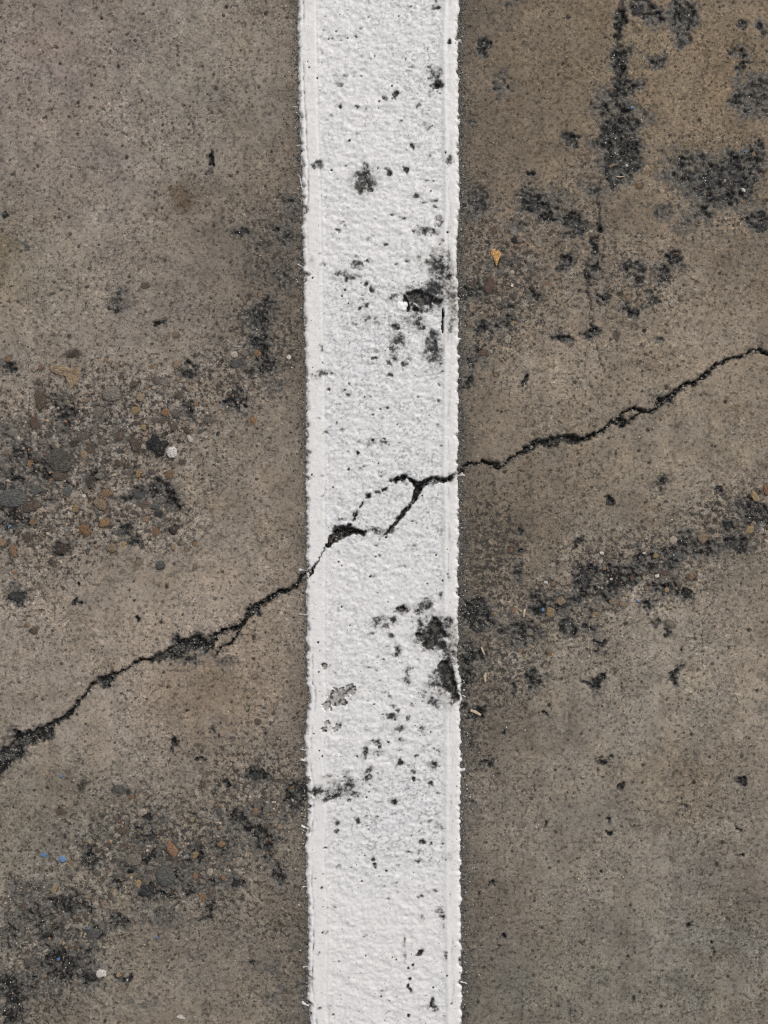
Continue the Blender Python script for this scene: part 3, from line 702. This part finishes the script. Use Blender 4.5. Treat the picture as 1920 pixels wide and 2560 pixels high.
over((.33, .305, .275), .75 * F.agg * ss(.54, .70, fbm(U / 12 + 50, V / 12, 3, 3, .6)))
over((.085, .07, .055), .35 * np.exp(-np.clip(np.maximum(dl, dr), 0, None) / 70) * (dl * dr < 0))
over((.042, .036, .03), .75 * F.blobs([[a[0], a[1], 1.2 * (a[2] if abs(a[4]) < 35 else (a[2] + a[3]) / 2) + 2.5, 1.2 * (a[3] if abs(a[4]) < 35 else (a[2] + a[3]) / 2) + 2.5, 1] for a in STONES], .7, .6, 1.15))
over((.030, .024, .018), .92 * ss(.3, .8, pits))
over((.26, .24, .215), .5 * (1 - ss(2, 7, crk)) * (1 - cm) * ss(.48, .62, mf))
over((.055, .052, .047), np.where(U < 950, .52, .84) * band_n)
over((.03, .027, .022), .65 * fnt)
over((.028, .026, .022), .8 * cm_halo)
over((.007, .008, .007), np.clip(cm * 1.15, 0, 1))
over((.045, .046, .044), .8 * cm * ss(.60, .76, mf) * ss(-4, -7, crk))
over((.30, .29, .275), inside * .9)
base *= (1 - inside * (.9 * ss(.54, .64, mf) - .35 * ss(.5, .35, mf)))[..., None].clip(.2, 2)
over((.015, .015, .016), np.clip(np.maximum(hole * 1.2, .75 * under * ss(.4, .6, mott)), 0, 1) * inside)
over((.008, .008, .008), cm * inside)

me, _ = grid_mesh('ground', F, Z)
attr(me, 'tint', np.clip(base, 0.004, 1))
attr(me, 'wear', np.stack([np.clip(gfield, 0, 1.1), np.clip(worn, 0, 1), np.clip(1.2 * band_n + .55 * core, 0, 1)], -1))
ground = add('ground', me, M_GROUND, kind='structure')
GU, GV, GZ = F.us, F.vs, Z
print('ground verts', len(me.vertices))


def ground_z(u, v):
    i = int(np.clip(np.searchsorted(GU, u), 1, len(GU) - 1))
    j = int(np.clip(np.searchsorted(GV, v), 1, len(GV) - 1))
    return float(GZ[j - 1:j + 1, i - 1:i + 1].mean())


GRIME_F, AGG_F, BAND_F = core, F.agg, band

# ---------------------------------------------------------------- the painted line
P = Field(np.arange(716, 1184, 2.05), graded(-50, 2610, 2.2, 700000))
U, V = P.U, P.V
PZ0 = slab_relief(P)
T = 4.6
LE, RE = edge_left(V), edge_right(V)
sc1 = vn(V / 9.5, V * 0 + 1.5, 1) - .5
sc2 = vn(V / 4.5, V * 0 + 9.5, 2) - .5
sc3 = vn(V / 10.5, V * 0 + 21.5, 3) - .5
sc4 = vn(V / 60, V * 0 + 2.5, 4) - .5
j2 = vn(U / 5, V / 5, 6) - .5
dL = U - (LE + 7 * sc1 + 3 * sc2 + 4 * sc4) + 3 * j2
dR = (RE + 8 * sc3 + 2.5 * sc2 + 2 * sc4) - U + 3 * j2
bite = ss(.60, .82, vn(V / 13, V * 0 + 31.5, 5)) * (.35 + 1.2 * ss(.4, .7, vn(V / 190, V * 0 + 11.5, 7)))
bite2 = ss(.62, .85, vn(V / 11, V * 0 + 41.5, 6)) * .7
dL = dL - 9 * bite + 5 * (vn(U / 9, V / 9, 2) - .5)
dR = dR - 6 * bite2 + 4 * (vn(U / 9, V / 9, 3) - .5)
d = np.minimum(dL, dR)
sd = P.lines([[(a, b, w), (c, e, w * .6)] for a, b, c, e, w in STRAND], .12, 1.5)
d = np.maximum(d, np.where(sd < 6, -sd + .2, -99))
cover = np.where(d > 0, np.sqrt(np.clip(d / 7, 0, 1)), d / 3.0)
cover = np.clip(cover, -1.6, 1)
small_pits = []
for _ in range(900):
    u_, v_ = R.uniform(795, 1108), R.uniform(-40, 2600)
    if R.rand() > .25 + .75 * float(_vn(np.array(u_ / 90.), np.array(v_ / 130.), 4)) - .35 * (v_ > 2080):
        continue
    r_ = 2.2 + 5.0 * R.rand() ** 2.5
    small_pits.append([u_, v_, r_ * R.uniform(.9, 1.7), r_ * R.uniform(.6, 1.1), R.uniform(.28, .62)])
for _ in range(130):
    u_, v_ = R.uniform(752, 1146), R.uniform(-40, 2600)
    r_ = R.uniform(1.6, 3.0)
    small_pits.append([u_, v_, r_, r_, R.uniform(.8, 1.1)])
pit = P.blobs(PAINT_PIT + small_pits, .9, .15, 1.45)
holep = P.blobs(PAINT_HOLE, .6, .55, 1.15)
chip = P.blobs(PAINT_CHIP, .9, .25, 1.4)
cl = np.minimum(P.lines(CRACKS_LINE, .5, .2, 1.0), P.lines([CRACK_LEFT, CRACK_RIGHT], .75, 3.0) + 99 * ((U > 785) & (U < 1120)))
ml = fbm(U / 20, V / 20, 3, 3, .6)
ml2 = fbm(U / 7, V / 7, 5, 2, .6)
cover = np.minimum(cover, np.clip(cl / 2.6 - .25, -1.6, 1))
cover = np.minimum(cover, 1 - 2.6 * ss(.35, .8, holep + .25 * (ml2 - .5)))
mf2 = fbm(U / 4.5, V / 4.5, 1, 2, .7)
cover = np.minimum(cover, 1 - 2.2 * ss(.42, .56, chip + .55 * (ml2 - .5) + 1.1 * (mf2 - .5) * ss(.05, .3, chip)))
uL, uR = U - LE, RE - U
mid = ss(40, 58, uL + 8 * sc4) * ss(31, 48, uR + 5 * sc4)
up = 1 - ss(480, 760, V) + ss(1560, 1700, V) * .8
groove_l = np.exp(-((uL - 13 - 9 * sc4 - 4 * sc1) / 2.0) ** 2) * up * ss(.2, .5, vn(V / 45, V * 0 + 8, 3))
seam_l = np.exp(-((uL - 47) / 2.5) ** 2)
groove_r = np.exp(-((uR - 23 - 5 * sc4) / 4.5) ** 2) * ss(.45, .75, fbm(U / 7, V / 40, 6, 3, .7))
ridge_r = np.exp(-((uR - 34) / 5.0) ** 2)
ripple = fbm(U / 17, V / 11, 2, 2, .5) - .5
relief = mid * (3.3 * ripple + 1.6 * (ml2 - .5)) + 2.1 * (1 - mid) * (1 + .4 * ridge_r) - 2.2 * groove_l - .8 * seam_l - .8 * groove_r
pd = np.clip(pit * (.5 + .95 * ml), 0, 1.2)
PZ = .55 * PZ0 + np.where(cover > 0, T * cover, T * 1.3 * cover) + relief * np.clip(cover, 0, 1) - 4.0 * ss(.2, .9, pd)
dirt = 1.05 * pd
near_hole = np.clip(1 - cover, 0, 1) * np.maximum(ss(-4, 0, -cl), np.maximum(holep, 0))
dirt = np.maximum(dirt, .75 * near_hole * np.where(np.minimum(dL, dR) < 6, .3, 1))
dirt = np.maximum(dirt, .42 * groove_l * ss(.3, .55, vn(V / 11, V * 0 + 4, 7)))
dirt = np.maximum(dirt, .22 * groove_r)
dirt = np.maximum(dirt, .10 * seam_l)
dirt = np.maximum(dirt, .30 * ss(.0, -.8, np.minimum(dL, dR) / 3))
wear_hi = ss(.35, .75, fbm(U / 210, V / 260, 6, 2))
stip = mid * (.55 + .45 * wear_hi) + .16 * (1 - mid)
stip *= 1 - .45 * ss(2050, 2250, V)
film = np.clip(P.blobs(rows('1138 1605 16 50 1; 1128 760 18 70 .9; 1125 690 20 40 .8; 1130 1192 22 12 .7; 1085 660 30 40 .4; 1120 1720 30 60 .5'), 1, .3, 1.4), 0, 1)
hid = cover < -1.25
keep = ~(hid[:-1, :-1] & hid[1:, :-1] & hid[:-1, 1:] & hid[1:, 1:])
me, used = grid_mesh('paint_film', P, PZ, keep)
attr(me, 'wear', np.stack([np.clip(dirt, 0, 1), np.clip(stip, 0, 1), film], -1), used)
line = add('painted_line', None, None, label='thick white painted line running down the middle of the worn concrete', cat='painted line')
film_o = add('paint_film', me, M_PAINT, line)
print('paint tris', 2 * len(me.polygons))

# ---------------------------------------------------------------- stones
def stone_mesh(n, seed, rnd, outline=None, flat=.6):
    q = random.Random(seed)
    if outline is None:
        r0 = [1 + q.uniform(-rnd, rnd) for _ in range(n)]
        pts = [(r0[i] * math.cos(2 * math.pi * (i + q.uniform(-.25, .25)) / n), r0[i] * math.sin(2 * math.pi * (i + q.uniform(-.25, .25)) / n)) for i in range(n)]
    else:
        pts, n = outline, len(outline)
    vs, fs = [], []
    prof = [(1.0, -.6), (.93, .45), (flat, .9)]
    cx = sum(p[0] for p in pts) / n
    cy = sum(p[1] for p in pts) / n
    for k, (s, z) in enumerate(prof):
        for i, (x, y) in enumerate(pts):
            e = q.uniform(-.06, .06) if k > 0 else 0
            vs.append((cx + (x - cx) * (s + e), cy + (y - cy) * (s + e), z + (q.uniform(-.2, .2) if k > 0 else 0)))
    vs.append((cx, cy, 1.0))
    for k in range(2):
        for i in range(n):
            j = (i + 1) % n
            fs.append((k * n + i, k * n + j, (k + 1) * n + j, (k + 1) * n + i))
    for i in range(n):
        fs.append((2 * n + i, 2 * n + (i + 1) % n, 3 * n))
    me = bpy.data.meshes.new('stone')
    me.from_pydata(vs, [], fs)
    me.materials.append(M_STONE)
    me.update()
    return me


ANG = [stone_mesh(8 + i % 4, 100 + i, .25, flat=.55) for i in range(14)]
RND = [stone_mesh(10, 200 + i, .10, flat=.5) for i in range(6)]
for m_ in RND:
    m_.polygons.foreach_set('use_smooth', np.ones(len(m_.polygons), bool))

PAL = {'o': (134, 102, 72), 'y': (152, 128, 92), 't': (140, 120, 96), 'b': (88, 74, 62), 'r': (92, 70, 58), 'd': (42, 42, 42), 'k': (22, 23, 25), 's': (84, 83, 80), 'g': (122, 115, 104),
       'w': (208, 200, 190), 'p': (170, 158, 142), 'm': (96, 86, 80), 'v': (80, 76, 68), 'n': (66, 54, 44), 'z': (206, 158, 92)}


def place_stone(u, v, ru, rv, rot, code, mesh=None, name='stone', parent=None, lift=.35, **kw):
    q = random
    if mesh is None:
        mesh = q.choice(RND) if code in 'wgp' or (code not in 'oyt' and q.random() < .3) else q.choice(ANG)
    jt = q.uniform(.8, 1.15)
    c = [x * jt * q.uniform(.97, 1.03) for x in lin(*PAL[code])]
    o = add(name, mesh, None, parent, **kw)
    h = lift * min(ru, rv)
    o.location = ((u - 960) * S, (1280 - v) * S, (ground_z(u, v) - .05 * h if name == 'stone' else max(ground_z(u + a, v + b) for a in (-6, 0, 6) for b in (-6, 0, 6)) + .3 * h) * S)
    o.rotation_euler = (q.uniform(-.08, .08), q.uniform(-.08, .08), math.radians(-rot))
    o.scale = (1.04 * ru * S, 1.04 * rv * S, h * S)
    o.color = (*c, 1)
    return o


for st in STONES:
    place_stone(*st, parent=ground)
# a big ochre flake and a few odd outlines
L_OUT = [(-.95, -.55), (-.9, -.25), (-.45, .05), (-.12, .1), (-.02, .38), (.05, .75), (.25, 1.0), (.55, .6), (.75, .25), (.78, -.15), (.6, -.5), (.2, -.42), (-.3, -.62), (-.7, -.6)]
place_stone(168, 937, 44, 38, 0, 't', stone_mesh(0, 301, 0, [(x, -y) for x, y in L_OUT[::-1]], .7), parent=ground, lift=.10)
LEAF_OUT = [(-.8, -.9), (.75, -.72), (1, -.3), (.6, .2), (.25, .75), (.05, 1.05), (-.2, .7), (-.45, .2), (-.9, -.3)]
place_stone(1240, 642, 13, 22, 0, 'z', stone_mesh(0, 302, 0, [(x, -y) for x, y in LEAF_OUT[::-1]], .7), parent=ground, lift=.2)
CRES = [(-1, .3), (-.7, -.5), (-.1, -1), (.6, -.8), (1, -.3), (.5, -.1), (0, .1), (-.4, .5), (-.8, 1)]
place_stone(1536, 412, 12, 6, 0, 'y', stone_mesh(0, 303, 0, [(x, -y) for x, y in CRES[::-1]], .7), parent=ground, lift=.4)

n_hand = len(STONES) + 3
taken = [(s[0], s[1], max(s[2], s[3])) for s in STONES] + [(168, 937, 50), (1240, 642, 20), (395, 1115, 30), (430, 1130, 18)]
tries = 0
made = n_hand
while made < 292 and tries < 6000:
    tries += 1
    u, v = random.uniform(0, 1920), random.uniform(0, 2560)
    if 735 < u < 1165:
        continue
    i = np.searchsorted(GU, u)
    j = np.searchsorted(GV, v)
    if AGG_F[j, i] * random.random() < .35:
        continue
    r = random.choice([5, 6, 6, 7, 8, 10])
    if any((u - a) ** 2 + (v - b) ** 2 < (r + c + 2) ** 2 for a, b, c in taken):
        continue
    taken.append((u, v, r))
    place_stone(u, v, r * random.uniform(.8, 1.2), r * random.uniform(.6, 1), random.uniform(0, 180), random.choice('bbnmmgvdsbttooorypg'), parent=ground)
    made += 1


# small aggregate and grit too fine to pick apart
def grit(name, pts, mat, parent):
    """pts: u v r z-lift colour; each a little faceted dome"""
    n = len(pts)
    k = 6
    tmpl = np.array([(math.cos(2 * math.pi * i / k), math.sin(2 * math.pi * i / k), -.5) for i in range(k)] +
                    [(.72 * math.cos(2 * math.pi * (i + .3) / k), .72 * math.sin(2 * math.pi * (i + .3) / k), .55) for i in range(k)] + [(0, 0, .8)], np.float32)
    fc = []
    for i in range(k):
        j = (i + 1) % k
        fc += [(i, j, k + i), (j, k + j, k + i), (k + i, k + j, 2 * k)]
    fc = np.array(fc, np.int32)
    A = np.array([p[:4] for p in pts], np.float32)
    C = np.array([p[4] for p in pts], np.float32)
    ang = R.uniform(0, 6.28, n)
    ca, sa = np.cos(ang)[:, None], np.sin(ang)[:, None]
    jit = tmpl[None] * (1 + R.uniform(-.28, .28, (n, len(tmpl), 1)))
    ax = R.uniform(.65, 1.2, (n, 1))
    x = jit[..., 0] * ax
    y = jit[..., 1]
    X = (x * ca - y * sa) * A[:, 2:3] + A[:, 0:1]
    Y = (x * sa + y * ca) * A[:, 2:3] + A[:, 1:2]
    Zz = jit[..., 2] * A[:, 2:3] * .7 + A[:, 3:4]
    co = np.stack([(X - 960) * S, (1280 - Y) * S, Zz * S], -1).reshape(-1, 3).astype(np.float32)
    t = (fc[None, :, ::-1] + (np.arange(n, dtype=np.int32) * len(tmpl))[:, None, None]).reshape(-1, 3)
    me = bpy.data.meshes.new(name)
    me.vertices.add(len(co))
    me.vertices.foreach_set('co', co.ravel())
    me.loops.add(t.size)
    me.loops.foreach_set('vertex_index', t.ravel().astype(np.int32))
    me.polygons.add(len(t))
    me.polygons.foreach_set('loop_start', np.arange(0, t.size, 3, dtype=np.int32))
    me.polygons.foreach_set('loop_total', np.full(len(t), 3, np.int32))
    me.update(calc_edges=True)
    a = me.attributes.new('tint', 'FLOAT_COLOR', 'POINT')
    cc = np.ones((n, len(tmpl), 4), np.float32)
    cc[..., :3] = C[:, None, :]
    a.data.foreach_set('color', cc.ravel())
    return add(name, me, mat, parent, kind='stuff')


pts = []
small = [(96, 76, 60), (70, 58, 48), (120, 100, 84), (84, 80, 76), (48, 46, 44), (140, 112, 80), (150, 138, 124), (110, 92, 82), (138, 102, 68), (60, 62, 64)]
wts = np.array([5, 5, 3, 3, 3, 1.2, 1.4, 3, .35, 2])
wts /= wts.sum()
cu = R.uniform(-200, 2120, 60000)
cv = R.uniform(-200, 2760, 60000)
ii = np.searchsorted(GU, cu)
jj = np.searchsorted(GV, cv)
ok = (AGG_F[jj, ii] * R.rand(60000) > .42) & ((cu < 735) | (cu > 1165))
for u, v in list(zip(cu[ok], cv[ok]))[:12000]:
    c = np.array(lin(*small[R.choice(len(small), p=wts)])) * R.uniform(.7, 1.2)
    pts.append((u, v, 1.8 + 3.4 * R.rand() ** 2, ground_z(u, v) - .2, c))
grit('small_aggregate', pts, M_GRIT, ground)

# pale grit lying in the dirt hollows, in the crack and along the line
pts = []
ok = (GRIME_F[jj, ii] * R.rand(60000) > .55) & ((cu < 735) | (cu > 1165))
for u, v in list(zip(cu[ok], cv[ok]))[:900]:
    c = np.array(lin(*random.choice([(190, 186, 178), (150, 146, 140), (120, 118, 112), (205, 200, 190), (140, 120, 92)]))) * R.uniform(.6, 1.1)
    pts.append((u, v, 1.0 + 1.3 * R.rand() ** 2, ground_z(u, v) + .4, c))
cu = R.uniform(0, 1920, 700)
cv = R.uniform(0, 2560, 700)
for u, v in zip(cu, cv):
    if u < 735 or u > 1165:
        pts.append((u, v, .9 + 1.5 * R.rand() ** 2, ground_z(u, v) + .3, np.array(lin(178, 168, 154)) * R.uniform(.7, 1.2)))
grit('pale_grit', pts, M_GRIT, ground)
# crumbs lying in the wide parts of the crack
pts = []
for PL in (CRACK_LEFT, CRACK_RIGHT, CRACK_LINE_A):
    for (a, b, w0), (c_, d_, w1) in zip(PL[:-1], PL[1:]):
        if min(a, c_) < -100 or max(a, c_) > 2000:
            continue
        for _ in range(int(math.hypot(c_ - a, d_ - b) * (w0 + w1) / 2 / 26)):
            t = R.rand()
            w = w0 + (w1 - w0) * t
            u, v = a + (c_ - a) * t + R.uniform(-.55, .55) * w, b + (d_ - b) * t + R.uniform(-.55, .55) * w
            g = R.rand()
            col = (.035, .033, .03) if g < .5 else ((.10, .095, .088) if g < .85 else (.24, .225, .205))
            pts.append((u, v, 1.4 + 2.6 * R.rand() ** 2, ground_z(u, v) + .8, np.array(col) * R.uniform(.7, 1.2)))
grit('crack_crumbs', pts, M_GRIT, ground)
pts = []
for _ in range(3600):
    v = R.uniform(-200, 2760)
    if R.rand() < .38:
        u = float(edge_left(v)) - 2 - R.exponential(9)
    else:
        u = float(edge_right(v)) + 2 + R.exponential(13)
    q = R.rand()
    c = (.36, .35, .32) if q < .20 else ((.02, .02, .02) if q < .62 else (.11, .105, .095))
    pts.append((u, v, 1.0 + 1.6 * R.rand() ** 2, ground_z(u, v) + .5, np.array(c) * R.uniform(.6, 1.2)))
grit('glass_bead_grit', pts, M_BEAD, line)

# ---------------------------------------------------------------- loose things
FLINT = [(-1, -.2), (-.6, -.55), (-.35, -1), (.05, -.75), (.2, -.35), (.75, -.4), (.95, -.1), (.6, .3), (.55, .85), (.15, 1), (-.1, .55), (-.5, .5), (-.9, .25)]
place_stone(394, 1112, 29, 29, 0, 'k', stone_mesh(0, 310, 0, [(x, -y) for x, y in FLINT[::-1]], .5), 'flint_stone', lift=.35, label='jagged black flint chip beside the white pebble on worn concrete', cat='stone')
place_stone(430, 1131, 14, 15, 0, 'w', RND[0], 'pebble', lift=.5, label='rounded white pebble touching the jagged black flint chip', cat='pebble', group='loose pale pebbles')
place_stone(476, 1098, 6, 10, -25, 'w', ANG[1], 'stone_chip', lift=.5, label='small cream stone chip just right of the white pebble and black flint', cat='stone chip')
place_stone(355, 2030, 10, 10, 20, 'p', ANG[4], 'pebble', lift=.5, label='pale grey pebble above a row of dark stones, lower left of the white line', cat='pebble', group='loose pale pebbles')
place_stone(255, 2432, 14, 10, 0, 'w', ANG[2], 'pebble', lift=.5, label='dull white pebble near the bottom left, beside a big black dirt patch', cat='pebble', group='loose pale pebbles')
place_stone(452, 2542, 10, 5, 15, 'w', ANG[5], 'stone_chip', lift=.5, label='thin white chip lying at the bottom edge of the picture', cat='stone chip')
# a chip of paint that broke off the line
CHIP = [(-.9, -.3), (-.6, -.8), (-.1, -.75), (.15, -.45), (.45, -.8), (.9, -.7), (1, -.1), (.75, .35), (.8, .8), (.3, 1), (-.3, .75), (-.8, .5)]
M_CHIP = mat_plain('paint_chip_white', (.78, .77, .75), .5, .3, 300)
cm_ = stone_mesh(0, 320, 0, [(x, -y) for x, y in CHIP[::-1]], .7)
cm_.materials.clear()
o = add('paint_chip', cm_, M_CHIP, None, label='loose white paint chip in the dark broken hollow of the white line', cat='paint chip')
o.location = ((1004 - 960) * S, (1280 - 766) * S, 1.5 * S)
o.scale = (16 * S, 15 * S, 6.5 * S)

M_BLUE = mat_plain('blue_plastic', lin(80, 110, 148), .45, .8, 900)
BLUE = [(110, 2137, 9, 6, 0, 'smaller of the two neighbouring blue plastic flakes at lower left, the left one'), (157, 2148, 11, 9, -40, 'larger of the two neighbouring blue plastic flakes at lower left, the right one'),
        (153, 1940, 4, 5, 0, 'tiny blue plastic fleck on plain concrete below the end of the crack at left'), (222, 2320, 4, 4, 0, 'tiny blue plastic fleck above the big black dirt patch at bottom left'),
        (392, 2343, 5, 3, -10, 'tiny dark blue plastic fleck on bare concrete below the grey slate stone'), (145, 2400, 6, 4, 0, 'greyish blue plastic fleck lying in the big black dirt patch at bottom left'),
        (21, 1315, 5, 4, 0, 'small blue plastic fleck among the worn stones at the left edge'), (1359, 1525, 6, 6, 20, 'blue plastic fleck next to a tan stone, right of the white line'),
        (1596, 1503, 5, 3, 0, 'pale blue plastic fleck at the lower rim of the dark band of dirt'), (1863, 378, 4, 4, 0, 'tiny blue plastic fleck above the white bead near the right edge'),
        (1581, 268, 6, 4, 20, 'small blue plastic fleck in the dark trough of the upper right crack')]
for i, (u, v, a, b, r, lab) in enumerate(BLUE):
    q = random.Random(50 + i)
    n = 9
    pts_ = [((.55 + .6 * q.random()) * math.cos(-2 * math.pi * k / n), (.55 + .6 * q.random()) * math.sin(-2 * math.pi * k / n)) for k in range(n)]
    b_me = stone_mesh(0, 400 + i, 0, pts_[::-1], .8)
    b_me.materials.clear()
    o = add('plastic_fleck', b_me, M_BLUE, None, label=lab, cat='plastic fleck', group='blue plastic flecks')
    o.location = ((u - 960) * S, (1280 - v) * S, (ground_z(u, v) + 1.2) * S)
    o.rotation_euler = (q.uniform(-.2, .2), q.uniform(-.2, .2), math.radians(r))
    o.scale = (a * S, b * S, 1.6 * S)

M_STRAW = mat_plain('dry_straw', lin(176, 160, 136), .7, .8, 700)


def straw(pts_, r0, lab):
    vs, fs = [], []
    k = 6
    for i, (u, v) in enumerate(pts_):
        t = i / (len(pts_) - 1)
        a = pts_[min(i + 1, len(pts_) - 1)]
        b = pts_[max(i - 1, 0)]
        du, dv = a[0] - b[0], a[1] - b[1]
        L = math.hypot(du, dv)
        nu, nv = -dv / L, du / L
        r = r0 * (.55 + .9 * math.sin(math.pi * (.12 + .76 * t)) * .6)
        zc = ground_z(u, v) + 2.4
        for j in range(k):
            an = 2 * math.pi * j / k
            vs.append(((u + nu * r * math.cos(an) - 960) * S, (1280 - v - nv * r * math.cos(an)) * S, (zc + r * .7 * math.sin(an)) * S))
    n = len(pts_)
    for i in range(n - 1):
        for j in range(k):
            fs.append((i * k + j, i * k + (j + 1) % k, (i + 1) * k + (j + 1) % k, (i + 1) * k + j))
    fs += [tuple(range(k)), tuple((n - 1) * k + j for j in range(k))]
    me = bpy.data.meshes.new('straw')
    me.from_pydata(vs, [], fs)
    me.update()
    return add('straw', me, M_STRAW, None, label=lab, cat='straw', group='bits of dry straw')


straw([(1203, 1618), (1207, 1627), (1212, 1638)], 2.6, 'short slanting bit of straw in the dirt patch right of the white line')
straw([(1214, 1682), (1212, 1692), (1213, 1704)], 3.6, 'pale upright bit of straw below the slanting one, right of the white line')
straw([(1176, 1776), (1188, 1781), (1202, 1789)], 4.0, 'thick lying bit of straw close to the right edge of the white line')
straw([(1312, 1522), (1310, 1532), (1309, 1542)], 3.0, 'upright bit of straw between an orange stone and a black pit')
straw([(1543, 440), (1553, 441), (1562, 440)], 1.6, 'thin pale sliver under the crescent stone in the upper right trough')
print('objects', len(bpy.data.objects))
